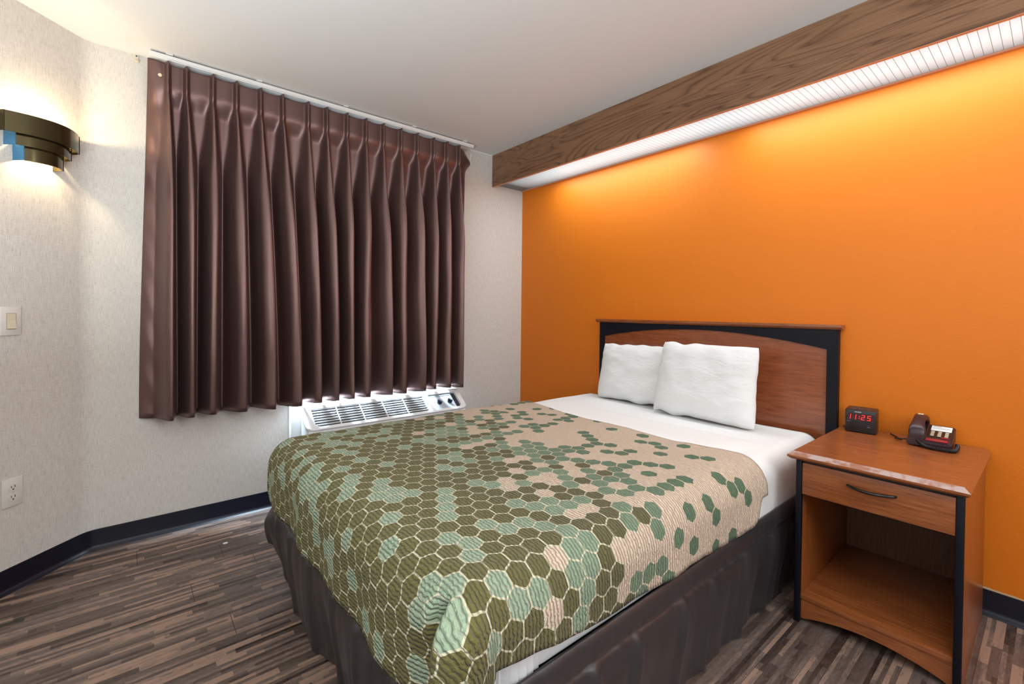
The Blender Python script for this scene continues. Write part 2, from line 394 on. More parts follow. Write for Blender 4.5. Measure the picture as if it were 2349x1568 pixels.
# window behind the curtain
bm = bmesh.new()
for a, b in [((-.10, WY0, WZ0), (-.04, WY0+.05, WZ1)), ((-.10, WY1-.05, WZ0), (-.04, WY1, WZ1)), ((-.10, WY0+.05, WZ0), (-.04, WY1-.05, WZ0+.05)), ((-.10, WY0+.05, WZ1-.05), (-.04, WY1-.05, WZ1)), ((-.09, -1.60, WZ0+.05), (-.05, -1.56, WZ1-.05))]: box(bm, a, b, .003)
wf = struct('window_1', bm, WHITEMET)
boxo('window_pane', (-.072, WY0+.05, WZ0+.05), (-.068, WY1-.05, WZ1-.05), GLASS, wf)
bm = bmesh.new(); box(bm, (-.12, WY0, WZ0-.001), (.012, WY1, WZ0+.014), .003); link('window_sill', bm, WHITEMET, wf)

# ---------------------------------------------------------------- valance light over the bed
VY = -.3306; VB = 2.1856
val = thing('light_valance', 'long walnut-grain wooden box valance along the top of the orange wall', 'light fixture', (0, 0, VB))
def wb(o, root): o.parent = root; o.matrix_parent_inverse = Matrix.Translation(-root.location); return o   # keep world coordinates
bm = bmesh.new(); box(bm, (.0005, VY, VB), (XR, VY+.019, H), .0012, 1); wb(link('front_board', bm, OAK), val)
bm = bmesh.new(); box(bm, (.001, VY+.0195, 2.197), (XR, VY+.0235, 2.208)); box(bm, (.001, VY+.001, VB-.0015), (XR, VY+.018, VB))  # strip under the board carries reflected orange in its colour
wb(link('board_edge_reflection_strip', bm, TRIMOR), val)
bm = bmesh.new(); box(bm, (.001, -.016, 2.199), (XR, -.0006, 2.2125), .001, 1); wb(link('lens_ledge', bm, TRIMOR), val)
bm = bmesh.new(); box(bm, (.001, VY+.024, 2.2065), (XR, -.0165, 2.2095)); wb(link('light_diffuser', bm, LENS), val)

# ---------------------------------------------------------------- curtain
def pix(px, py, ax, v):
    d = fw + rt*((px-W_PX/2)/F) - up*((py-H_PX/2-CY)/F); c = Vector(CAM); t = (v-c[ax])/d[ax]; return c+d*t
ytop = [-2.456,-2.380,-2.266,-2.159,-2.043,-1.930,-1.792,-1.684,-1.560,-1.439,-1.321,-1.195,-1.072,-.943,-.832,-.729]
ybot = [-2.455,-2.368,-2.285,-2.142,-2.003,-1.855,-1.744,-1.628,-1.543,-1.449,-1.285,-1.202,-1.035,-.955,-.836,-.715]
NP = len(ytop); ZT, ZH, ZB = 2.398, 2.268, .614
def curtain_mesh():
    bm = bmesh.new(); SUB = 26; rows = []
    knots_t = [-2.535]+ytop+[-.612]; knots_b = [-2.566]+ybot+[-.632]
    zs = [ZT - i*(ZT-ZH)/9 for i in range(10)] + [ZH - .012*k for k in range(1, 9)]
    z1 = zs[-1]; zs += [lerp(z1, ZB, k/56) for k in range(1, 57)]
    for z in zs:
        w_ = (ZT-z)/(ZT-ZB); row = []
        e = sm(0, 1, w_)**.9
        ks = [lerp(a, b, e) for a, b in zip(knots_t, knots_b)]
        hd = sm(ZH-.085, ZH+.015, z)                     # 1 inside the stiff header
        for k in range(len(ks)-1):
            for j in range(SUB + (1 if k == len(ks)-2 else 0)):
                f = j/SUB; y = lerp(ks[k], ks[k+1], f)
                dl = f if k > 0 else 9; dr = 1-f if k < len(ks)-2 else 9
                s_ = min(dl, dr); kk = k if dl < dr else k+1
                gap = (ks[k+1]-ks[k])
                # header: nearly flat tape with narrow triple-pinched fins
                t = abs(s_)*gap
                fin = math.exp(-(t/.0075)**2)*.034 + .007*math.exp(-((t-.009)/.004)**2)
                xh = .102 + fin + .012*math.sin(PI*min(f, 1))*(1 if 0 < k < NP else .2)*(.6+.6*nz(k*3.1, 0))
                # drop: fold, narrow just under the pinch and wide lower down
                wd = lerp(.17, .31, sm(.05, .34, w_))*(1+.12*nz(kk*2.3, w_*1.5))
                q = min(1, s_/wd) if s_ < 5 else 1
                amp = lerp(.062, .122, sm(.05, .45, w_))*(1+.22*nz(kk*5.7, w_*2, 3))
                sh = (.5+.5*math.cos(PI*q)); tri = 1-q
                pa = lerp(.045, .170, sm(.06, .40, w_))*(1+.22*nz(kk*3.3, w_*1.5, 5)); ss = min(s_, .5)
                prof = 1-.10*(ss/pa)**2 if ss < pa else .90*max(0, 1-(ss-pa)/(.5-pa))**lerp(5.0, 1.25, sm(.07, .32, w_))
                sgn = -1 if dl < dr else 1            # front of each fold is turned a little to the left
                prof += .10*(-sgn)*min(1, ss/pa)*(1 if ss < pa else max(0, 1-(ss-pa)/.12))
                xd = lerp(.070, .040, sm(.05, .30, w_)) + amp*prof + .007*nz(y*14, z*1.3, 2) + .010*(1-q)*nz(kk*1.7, z*3)
                pin = math.exp(-((ZH-z)/.03)**2)*math.exp(-(t/.014)**2)*.012 if z < ZH else 0
                x = lerp(xd, xh, hd) - pin
                # folds lean over to the right
                yy = y + (1-hd)*.010*prof*(.8+.5*nz(kk*4.1, z*.6, 9))*sm(.04, .25, w_)
                if k == 0: x = lerp(x, lerp(.005, .088, sm(2.15, 2.36, z))+.03*f, (1-f)**2.2); x += .006*math.sin(z*31+f*6)*(1-f)*(f)*4*.5
                if k == len(ks)-2:
                    x = lerp(x, .022, f*f)
                    yy += .055*f*math.exp(-((z-2.33)/.055)**2)*1.0     # the outer top corner sticks out
                zz = z + (.008*(1-f)*sm(2.2, 2.398, z) if k == 0 else 0)
                if z == ZT: zz -= .010*math.sin(PI*f)*(1 if 0 < k < NP else .3)
                if k == len(ks)-2: zz -= .035*f*sm(2.30, 2.398, z)
                zz -= (.012*nz(y*5, 3))*w_
                row.append((x, yy, zz))
        rows.append(row)
    grid(bm, rows); return bm
cur = link('pleated_curtain', curtain_mesh(), CURT, smooth=True)
md = cur.modifiers.new('thick', 'SOLIDIFY'); md.thickness = .0016; md.offset = -1
tag(cur, 'dark brown satin pinch-pleated curtain covering the window', 'curtain')
bm = bmesh.new()
t = bmesh.new(); bmesh.ops.create_uvsphere(t, u_segments=16, v_segments=10, radius=.0085); merge(bm, t, Matrix.Translation((.118, -2.487, 2.325)) @ Matrix.Diagonal((.35, 1, 1, 1)))
link('snap_button', bm, CREAM, cur, True)
bm = bmesh.new(); tube(bm, [(.098, -.618, 2.372), (.103, -.617, 2.35), (.102, -.619, 2.325), (.105, -.618, 2.30), (.106, -.616, 2.275)], .0022, 8)
tube(bm, [(.099, -.618, 2.372), (.103, -.610, 2.365), (.103, -.609, 2.34), (.104, -.617, 2.325)], .0018, 8); link('drapery_hook', bm, WHITEMET, cur, True)
# rail
rl = thing('curtain_rail', 'thin white metal curtain track running just under the ceiling', 'curtain rail', (.085, -1.57, 2.41))
bm = bmesh.new()
prism(bm, [(.055, 2.408), (.118, 2.408), (.118, 2.413), (.124, 2.413), (.124, 2.430), (.055, 2.430)], 'y', -2.53, -.60, .0008); wb(link('track', bm, WHITEMET), rl)
for y in (-2.45, -2.05, -1.57, -1.1, -.68):
    bm = bmesh.new(); box(bm, (0.0, y-.014, 2.402), (.06, y+.014, 2.4385), .002); box(bm, (.0, y-.014, 2.434), (.13, y+.014, 2.4395), .001); wb(link('rail_bracket', bm, WHITEMET), rl)
# abandoned bracket left of the curtain
p_ = pix(313, 135, 0, 0.0)
br = thing('empty_bracket', 'small cream clip screwed to the wall beside the curtain top', 'bracket', tuple(p_))
boxo('clip_plate', (0, -.009, -.020), (.004, .009, .020), IVORY, br, .001); boxo('clip_lip', (.004, -.009, -.020), (.017, .009, -.012), IVORY, br, .001)
bm = bmesh.new(); t = bmesh.new(); bmesh.ops.create_cone(t, segments=12, radius1=.0035, radius2=.003, depth=.003, cap_ends=True); merge(bm, t, Matrix.Translation((.005, 0, .012)) @ Matrix.Rotation(PI/2, 4, 'Y')); link('screw', bm, DARK, br)

# ---------------------------------------------------------------- through-wall air conditioner
ac = thing('air_conditioner', 'white through-wall air conditioner under the curtain behind the bed', 'air conditioner', (0, -1.26, 0))
AY0, AY1 = -1.862, -.690
def acp(o): o.parent = ac; o.matrix_parent_inverse = Matrix.Translation((0, 1.26, 0)); return o
bm = bmesh.new(); box(bm, (.001, AY0, .14), (.055, AY1, .586), .004); acp(link('wall_sleeve', bm, WHITEPL, None, True, 35))
FY0, FY1 = -1.818, -.702
fx0, fz0, fx1, fz1 = .085, .572, .205, .478       # sloped discharge face: back-top to front-bottom
bm = bmesh.new(); prism(bm, [(.056, .150), (.215, .150), (.222, .17), (.222, .452), (.212, .466), (fx1-.004, fz1-.012), (fx0, fz0-.012), (.056, .562)], 'y', FY0+.012, FY1-.012, .006)
acp(link('front_cover', bm, WHITEPL, None, True, 35))
sl = math.atan2(fz0-fz1, fx1-fx0); LN = math.hypot(fx1-fx0, fz0-fz1)
# local frame on the slope: a = along +y, b = down-slope, c = outward
eb = Vector((math.cos(sl), 0, -math.sin(sl))); ec = Vector((math.sin(sl), 0, math.cos(sl))); o0 = Vector((fx0, 0, fz0))
def sp(a, b, c=0): q = o0 + eb*b + ec*c; return (q.x, a, q.z)
def rrect(a0, a1, b0, b1, r, n=8):
    pts = []
    for (cx, cy, s0) in ((a1-r[0], b0+r[0], -PI/2), (a1-r[1], b1-r[1], 0), (a0+r[2], b1-r[2], PI/2), (a0+r[3], b0+r[3], PI)):
        rr = r[[0, 1, 2, 3][len(pts)//(n+1)]]
        for k in range(n+1):
            t = s0 + k/n*PI/2; pts.append((cx+rr*math.cos(t), cy+rr*math.sin(t)))
    return pts
outer = rrect(FY0, FY1, -.012, LN+.020, (.03, .045, .045, .03))
inner = rrect(FY0+.055, FY1-.040, .010, LN-.004, (.01, .028, .03, .01))
bm = bmesh.new(); n_ = len(outer); R = []
for pts, c in ((outer, -.014), (outer, .003), ([((o_[0]*.93+i_[0]*.07), (o_[1]*.93+i_[1]*.07)) for o_, i_ in zip(outer, inner)], .007), (inner, .006), (inner, -.010)):
    R.append([bm.verts.new(sp(p[0], p[1], c)) for p in pts])
for a, b in zip(R, R[1:]):
    for k in range(n_): bm.faces.new((a[k], a[(k+1) % n_], b[(k+1) % n_], b[k]))
acp(link('grille_frame', bm, WHITEPL, None, True, 40))
GY1 = -1.010
bm = bmesh.new(); box(bm, (0, 0, 0), (1, 1, 1)); bm.clear()
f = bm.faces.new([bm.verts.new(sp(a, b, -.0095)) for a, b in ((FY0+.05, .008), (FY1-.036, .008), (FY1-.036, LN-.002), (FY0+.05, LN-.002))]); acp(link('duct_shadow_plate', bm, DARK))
bm = bmesh.new()
def sbox(bm, a0, a1, b0, b1, c0, c1):
    v = [bm.verts.new(sp(a, b, c)) for a in (a0, a1) for b in (b0, b1) for c in (c0, c1)]
    for q in ((0, 1, 3, 2), (4, 6, 7, 5), (0, 4, 5, 1), (2, 3, 7, 6), (0, 2, 6, 4), (1, 5, 7, 3)): bm.faces.new([v[k] for k in q])
GY0 = FY0+.055
for k in range(1, 7):
    b = .010 + k*(LN-.014)/7; sbox(bm, GY0, GY1, b-.0016, b+.0016, -.008, .002)
for k in range(1, 5):
    a = lerp(GY0, GY1, k/5); sbox(bm, a-.0022, a+.0022, .010, LN-.004, -.008, .0035)
acp(link('louver_grille', bm, WHITEPL))
bm = bmesh.new(); sbox(bm, GY1, GY1+.045, .006, LN-.002, -.009, .005); acp(link('grille_divider', bm, WHITEPL))
bm = bmesh.new(); sbox(bm, GY1+.045, FY1-.075, .008, LN-.004, -.009, -.004); acp(link('control_panel', bm, GREYPL))
bm = bmesh.new(); sbox(bm, GY1+.050, FY1-.085, .010, .030, -.004, -.002); acp(link('control_legend', bm, mat('legend_grey', (.20, .23, .26), .5)))
for a in (-.900, -.815):
    bm = bmesh.new(); t = bmesh.new(); bmesh.ops.create_cone(t, segments=20, radius1=.0165, radius2=.0145, depth=.010, cap_ends=True)
    rot = Matrix((( eb.x, 0, ec.x, 0), (0, 1, 0, 0), (eb.z, 0, ec.z, 0), (0, 0, 0, 1)))
    merge(bm, t, Matrix.Translation(sp(a, .088, .001)) @ rot)
    t = bmesh.new(); box(t, (-.018, -.004, 0), (.018, .004, .014), .001); merge(bm, t, Matrix.Translation(sp(a, .088, .005)) @ rot @ Matrix.Rotation(.7, 4, 'Z')); acp(link('control_knob', bm, KNOB, None, True, 35))

# ---------------------------------------------------------------- wall sconce
n45 = Vector((math.sqrt(.5), math.sqrt(.5), 0)); t45 = Vector((math.sqrt(.5), -math.sqrt(.5), 0))
sc = thing('wall_sconce', 'smoked brass three-tier bowed wall lamp glowing on the left wall', 'wall lamp', tuple(Vector((0, YA, 1.87)) + t45*.225))
sc.rotation_euler = (0, 0, -PI/4)       # local x along the wall, local y into the room
def bow(hw, d0, d1, z0, z1, th=.003, n=28):
    bm = bmesh.new(); prof = []
    for k in range(n+1):
        s_ = -1 + 2*k/n; prof.append((s_*hw, d0 + (d1-d0)*(1-s_*s_)))
    inn = [(x*(1-th/hw), y-th) for x, y in prof]
    rows = [[(x, y, z0) for x, y in prof], [(x, y, z1) for x, y in prof], [(x, y, z1) for x, y in inn], [(x, y, z0) for x, y in inn], [(x, y, z0) for x, y in prof]]
    grid(bm, rows); return bm
for nm, hw, d0, d1, z0, z1 in (('upper_shade_band', .145, .052, .118, .003, .084), ('middle_shade_band', .108, .054, .103, -.040, .026), ('lower_shade_band', .076, .052, .088, -.094, -.018)):
    b_ = link(nm, bow(hw, d0, d1, z0, z1), BRASS, sc, True, 50)
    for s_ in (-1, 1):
        bm = bmesh.new(); box(bm, (s_*hw-.0015, .001, z0), (s_*hw+.0015, d0+.001, z1)); e_ = link('end_plate', bm, BLUEREFL if s_ > 0 and nm[0] != 'u' else BRASS, b_)
        if s_ > 0 and nm[0] != 'u': e_['label'] = 'end plate tinted with a painted blue reflection'
bm = bmesh.new(); tube(bm, [(.074*(-1+k/5), .050+.036*(1-(-1+k/5)**2), -.0935) for k in range(11)], .0022, 8); link('gold_rim', bm, mat('gold_trim', (.55, .40, .16), .2, 1), sc, True)
bm = bmesh.new(); box(bm, (-.04, 0, -.04), (.04, .012, .05), .004); link('back_plate', bm, BRASS, sc, True, 35)
bm = bmesh.new(); t = bmesh.new(); bmesh.ops.create_uvsphere(t, u_segments=16, v_segments=12, radius=.018); merge(bm, t, Matrix.Translation((0, .045, .005)) @ Matrix.Diagonal((1, 1, 1.5, 1)))
BULB = mat('warm_bulb', (1, .9, .7), .4); BULB.node_tree.nodes['Principled BSDF'].inputs['Emission Color'].default_value = (1, .78, .42, 1); BULB.node_tree.nodes['Principled BSDF'].inputs['Emission Strength'].default_value = 6
link('bulb', bm, BULB, sc, True)
for z_, e_ in ((.072, 1.35), (-.045, .8)):
    l = bpy.data.lights.new('sconce_light', 'POINT'); l.energy = SCONCE_W*e_*.5; l.color = (1, .76, .45); l.shadow_soft_size = .014
    lo = bpy.data.objects.new('sconce_light', l); C.objects.link(lo); lo.parent = sc; lo.location = (0, .052, z_)

# switch and outlet on the angled wall
def wallthing(name, label, cat, s_, z):
    p = Vector((0, YA, z)) + t45*s_ + n45*.0005; o = thing(name, label, cat, tuple(p)); o.rotation_euler = (0, 0, -PI/4); return o
sw = wallthing('light_switch', 'white wall plate with one ivory rocker switch below the lamp', 'light switch', .313, 1.114)
boxo('wall_plate', (-.036, 0, -.058), (.036, .006, .058), PLATE, sw, .002)
boxo('rocker_recess', (-.0175, .0055, -.034), (.0175, .0068, .034), mat('ivory_frame', (.42, .38, .30), .5), sw)
bm = bmesh.new(); prism(bm, [(.0065, -.031), (.0130, -.031), (.0085, .002), (.0075, .031), (.0065, .031)], 'x', -.015, .015, .0008); link('rocker', bm, IVORY, sw)
ot = wallthing('power_outlet', 'white duplex power outlet low on the left wall', 'power outlet', .309, .407)
boxo('wall_plate', (-.036, 0, -.058), (.036, .006, .058), PLATE, ot, .002)
for zc in (.0205, -.0205):
    bm = bmesh.new(); prism(bm, [(.0165*math.cos(a)*1.05, max(-.0135, min(.0135, .0175*math.sin(a))) + zc) for a in [k*2*PI/28 for k in range(28)]], 'y', .0058, .0078); r_ = link('socket', bm, PLATE, ot)
    bm = bmesh.new(); box(bm, (-.0075, .0076, zc-.001), (-.005, .0081, zc+.008)); box(bm, (.005, .0076, zc-.001), (.0075, .0081, zc+.007)); box(bm, (-.0028, .0076, zc-.010), (.0028, .0081, zc-.005)); link('socket_slots', bm, DARK, r_)
bm = bmesh.new(); t = bmesh.new(); bmesh.ops.create_cone(t, segments=12, radius1=.003, radius2=.003, depth=.002, cap_ends=True); merge(bm, t, Matrix.Translation((0, .0068, 0)) @ Matrix.Rotation(PI/2, 4, 'X')); link('screw', bm, IVORY, ot)

# ---------------------------------------------------------------- headboard
hb = thing('headboard', 'cherry and black arched headboard fixed to the orange wall', 'headboard', (1.60, -.02, .15))
def hp(o): o.parent = hb; o.matrix_parent_inverse = Matrix.Translation((-1.60, .02, -.15)); return o
HX0, HX1 = .892, 2.322; PX0, PX1 = .932, 2.276
def arch(x):
    u_ = (x-1.604)/(.672); return 1.079 - .070*u_*u_
bm = bmesh.new(); xs = [lerp(PX0-.01, PX1+.01, k/40) for k in range(41)]
prism(bm, [(PX0-.01, .15)]+[(PX1+.01, .15)]+[(x, arch(x)+.004) for x in reversed(xs)], 'y', -.024, -.002); hp(link('arched_panel', bm, HEADP))
bm = bmesh.new(); xs = [lerp(PX0, PX1, k/40) for k in range(41)]
prism(bm, [(HX0, .15), (PX0, .15)] + [(x, arch(x)) for x in xs] + [(PX1, .15), (HX1, .15), (HX1, 1.106), (HX0, 1.106)], 'y', -.036, -.001, .0012); hp(link('black_frame', bm, BLACKLAM))
bm = bmesh.new(); prism(bm, [(-.001, 1.106), (-.048, 1.106), (-.060, 1.117), (-.060, 1.128), (-.001, 1.128)], 'x', HX0-.020, HX1+.018, .0015); hp(link('top_molding', bm, CHERRY_X))

# ---------------------------------------------------------------- bed
BX0, BX1, BY0, BY1 = .795, 2.262, -2.110, -.070
base = boxo('box_spring', (BX0+.05, BY0+.05, .0), (BX1-.06, BY1-.01, .320), DARK, None, .01); tag(base, 'dark box spring hidden inside the satin bed skirt', 'box spring')
bm = bmesh.new(); MR = .13; pts = [(BX0+.006, BY1), (BX1, BY1)]
for cx, a0 in ((BX1-MR, 0), (BX0+.006+MR, -PI/2)): pts += [(cx+MR*math.cos(a0-k/10*PI/2), BY0+.016+MR+MR*math.sin(a0-k/10*PI/2)) for k in range(11)]
prism(bm, pts, 'z', .322, .590, .070); mt = link('mattress', bm, MATTR, None, True, 60); tag(mt, 'pale mattress edge showing between the bedspread and the skirt', 'mattress')

def drape(name, m, xl, xr, yf, yh, top, r, hemf, wr=(.004, 0), headf=None, foldf=None, step=.02, out=0.0, foot=True, th=.003, lip=None):
    """cloth lying on a rounded box: flat top, rounded shoulders, hanging sides. hemf(side, x, y) = z of the hem"""
    bm = bmesh.new(); uvl = bm.loops.layers.uv.new('UVMap'); uvd = {}
    il, ir, jf = xl+r, xr-r, (yf+r if foot else yf)
    nx = max(2, round((ir-il)/step)); ny = max(2, round((yh-jf)/step))
    X = [lerp(il, ir, i/nx) for i in range(nx+1)]; T = [j/ny for j in range(ny+1)]     # t=0 at the foot, 1 at the head edge
    def hy(x): return headf(x) if headf else yh
    def topz(x, y):
        z = top + wr[0]*nz(x*4, y*4, 1) + wr[0]*.5*nz(x*11, y*11, 5)
        if lip: z += lip(x, y)
        return z
    def vert(p, uv): v = bm.verts.new(p); uvd[v] = uv; return v
    G = [[None]*(nx+1) for _ in range(ny+1)]
    for j, t in enumerate(T):
        for i, x in enumerate(X):
            y = lerp(jf, hy(x), t); G[j][i] = vert((x, y, topz(x, y)), (x, y))
    for j in range(ny):
        for i in range(nx): bm.faces.new((G[j][i], G[j][i+1], G[j+1][i+1], G[j+1][i]))
    # perimeter: (top vertex, base point, normal, side tag)
    per = [(G[j][0], (-1, 0), 'L', 0) for j in range(ny, -1, -1)]
    if foot:
        c = G[0][0]; K = 14
        per += [(c, (-math.cos(k/K*PI/2), -math.sin(k/K*PI/2)), 'CL', k/K) for k in range(1, K)]
        per += [(G[0][i], (0, -1), 'F', 0) for i in range(nx+1)]
        c = G[0][nx]; K = 36
        per += [(c, (math.sin(k/K*PI/2), -math.cos(k/K*PI/2)), 'CR', k/K) for k in range(1, K)]
        per += [(G[j][nx], (1, 0), 'R', 0) for j in range(0, ny+1)]
        loops = [per]
    else:
        loops = [per, [(G[j][nx], (1, 0), 'R', 0) for j in range(0, ny+1)]]
    for per in loops:
        cols = []
        for (v0, n_, side, k) in per:
            b0 = v0.co.copy(); zt = b0.z
            zh = hemf(side, b0.x+n_[0]*r, b0.y+n_[1]*r, k)
            q = PI*r/2; L = q + max(.01, (zt-r) - zh); nd = 18; col = [v0]
            for s_ in range(1, nd+1):
                d = L*s_/nd
                if d < q: th_ = d/r; o_ = r*math.sin(th_); dn = r*(1-math.cos(th_))
                else: o_ = r; dn = r + d-q
                e = sm(q*.5, L, d)
                px, py = b0.x+n_[0]*o_, b0.y+n_[1]*o_
                w_ = out + wr[1]*e*(nz(px*5+7, py*5, 2) + .5*nz(px*14, py*14, 8))
                w_ += (foldf(side, px, py, k, d) if foldf else 0)
                col.append(vert((px+n_[0]*w_, py+n_[1]*w_, zt-dn + .3*wr[0]*nz(px*9, py*9, 3)), (b0.x+n_[0]*d, b0.y+n_[1]*d)))
            cols.append(col)
        for a, b in zip(cols, cols[1:]):
            for s_ in range(18):
                vs = [a[s_], a[s_+1], b[s_+1], b[s_]]
                vs = [v for i, v in enumerate(vs) if v not in vs[:i]]
                if len(vs) > 2: bm.faces.new(vs)
    for f in bm.faces:
        for lp in f.loops: lp[uvl].uv = uvd[lp.vert]
    o = link(name, bm, m, None, True)
    md = o.modifiers.new('thick', 'SOLIDIFY'); md.thickness = th; md.offset = 1
    return o
# white sheet under and above the spread's head end
def edge_y(x):                                             # line where the spread begins
    u_ = (x-1.6)/.70; return -.775 + .085*max(0, -u_)**3 + .06*max(0, u_)**4
sheet = drape('flat_sheet', SHEET, BX0-.004, BX1+.006, -.86, BY1-.012, .598, .075,
              lambda s, x, y, k: .385 + .010*nz(y*9, 1) + .02*sm(-.3, -.1, y), wr=(.003, .006), foot=False, step=.018, th=.002,
              lip=lambda x, y: 0)
tag(sheet, 'smooth white bed sheet under the pillows, hanging down the side', 'sheet')
cuff = drape('folded_sheet_cuff', SHEET, BX0+.01, BX1-.03, -.80, -.36, .6035, .07,
             lambda s, x, y, k: .545, wr=(.0015, .0), headf=lambda x: -.38, foot=False, step=.018, th=.002,
             lip=lambda x, y: .020*sm(-.42, -.62, y) + .006)
bpy.data.objects.remove(cuff)
# turned-down cuff: a soft flat roll along the spread's edge
bm = bmesh.new(); rows = []
for i in range(81):
    x = lerp(.875, 2.215, i/80); ye = edge_y(x) - .012; fl = sm(0, .08, i/80)*sm(0, .12, 1-i/80)
    zt = .5985 + .003*nz(x*4, ye*4, 1)*0; hgt = .0005 + .024*fl; rr = []
    for (dy, dz) in ((.36, .0), (.30, .35), (.20, .62), (.12, .84), (.06, .98), (.025, 1.0), (.008, .85), (0, .5), (.004, .18), (.015, .0)):
        rr.append((x, ye+dy + .004*nz(x*9, dy*5), zt + dz*hgt - .005*(1-fl) - (.005 if dy > .33 else 0)))
    rows.append(rr)
grid(bm, rows); cf = link('turned_down_cuff', bm, SHEET, sheet, True)
md = cf.modifiers.new('thick', 'SOLIDIFY'); md.thickness = .002
def hemS(side, x, y, k):
    if side == 'R':
        z = .415 + .010*nz(y*4, 7) + .040*sm(-1.60, -1.95, y)
        z += .012*sm(-1.5, -1.2, y)*0 - .010*sm(-1.2, -.95, y)
        z += .085*sm(-.93, -.79, y)**2
        return z
    if side == 'CR': return lerp(.360, .455, k) - .045*math.sin(k*PI)
    if side == 'F': return .350 + .03*sm(1.9, 2.2, x) + .02*sm(1.4, 1.0, x) + .008*nz(x*5, 3)
    return .42
def foldS(side, x, y, k, d):
    w_ = 0
    if side == 'F':
        w_ += -.018*sm(2.10, 2.19, x)*sm(.10, .20, d)
        w_ += .007*math.sin(x*19+1)*sm(.12, .27, d)
    if side == 'CR':
        e = sm(.065, .12, d)
        w_ += e*(-.050*sm(0, .24, k)*(1-sm(.30, .335, k)) + .055*sm(.30, .345, k)*(1-sm(.45, 1.0, k)))
        w_ += -.018*e*(1-sm(0, .2, k))
    if side == 'R': w_ += .006*math.sin(y*13)*sm(.12, .27, d) + .010*sm(.12, .27, d)*math.exp(-((y+.84)/.07)**2)
    return w_
spread = drape('bedspread', SPREAD, BX0-.020, BX1+.022, BY0-.042, -.78, .618, .105, hemS, wr=(.005, .010), headf=edge_y, foldf=foldS, step=.017, th=.004)
tag(spread, 'quilted bedspread of olive, sage and tan hexagons over the bed', 'bedspread')

# skirt
def skirt():
    bm = bmesh.new(); path = []
    sx0, sx1, sy0, sy1 = BX0+.0, BX1+.004, BY0-.004, BY1
    n = 150
    for k in range(60): path.append((sx0, lerp(sy1, sy0+.05, k/59), -1, 0))
    for k in range(1, 8): a = k/8*PI/2; path.append((sx0+.05-.05*math.cos(a), sy0+.05-.05*math.sin(a), -math.cos(a), -math.sin(a)))
    for k in range(130): path.append((lerp(sx0+.05, sx1-.05, k/129), sy0, 0, -1))
    for k in range(1, 8): a = k/8*PI/2; path.append((sx1-.05+.05*math.sin(a), sy0+.05-.05*math.cos(a), math.sin(a), -math.cos(a)))
    for k in range(240): path.append((sx1, lerp(sy0+.05, sy1, k/239), 1, 0))
    zs = [.372, .388, .399, .403, .400, .392, .380, .362, .345, .334, .328, .322, .314, .30, .27, .23, .18, .13, .08, .04, .012, .004]
    of = [.012, .011, .011, .014, .017, .022, .024, .023, .021, .015, .001, .012, .016, .018, .019, .018, .014, .008, .001, -.004, -.007, -.008]
    rows = []
    for z, o_ in zip(zs, of):
        row = []
        for i, (x, y, nx_, ny_) in enumerate(path):
            s_ = x*nx_**2 + y if abs(nx_) > .5 else x
            low = sm(.32, .05, z); seam = sm(.325, .24, z)
            ks_ = .95 if nx_ > .5 else 1
            g_ = (nz(s_*17 + 1.5*z, z*1.2, 3)*.008*seam + nz(s_*7+3, z*.8, 8)*.012*low)*ks_
            pl = max(0, math.sin(s_*29 + 2*nz(s_*3, 0)))**6*.011*sm(.328, .30, z)
            puck = .0035*nz(s_*45, z*14, 4)*(1 if .30 < z < .385 else .25)
            foot_ = abs(ny_) > .5
            fl = 0
            if foot_:
                fl = low*(-.004 + .014*math.sin(x*11+.6) + .016*nz(x*8, 1))
            if nx_ < -.3: fl += low*.02*math.exp(-((y+2.08)/.10)**2)
            tot = o_ + g_ + pl + puck + fl
            if nx_ > .5: tot += -.010*low
            dc = math.hypot(x-sx0, y-sy0); lift = .175*math.exp(-(dc/.13)**2)*(1-min(1, z/.33)); tot += .035*math.exp(-(dc/.12)**2)*sm(.33, .15, z)
            row.append((x+nx_*tot, y+ny_*tot, z + lift + (.003*nz(s_*12, 2) if .3 < z < .4 else 0)))
        rows.append(row)
    grid(bm, rows); return bm
sk = link('bed_skirt', skirt(), SKIRT, None, True); md = sk.modifiers.new('thick', 'SOLIDIFY'); md.thickness = .002; md.offset = 1
tag(sk, 'gathered dark grey satin bed skirt reaching the floor', 'bed skirt')

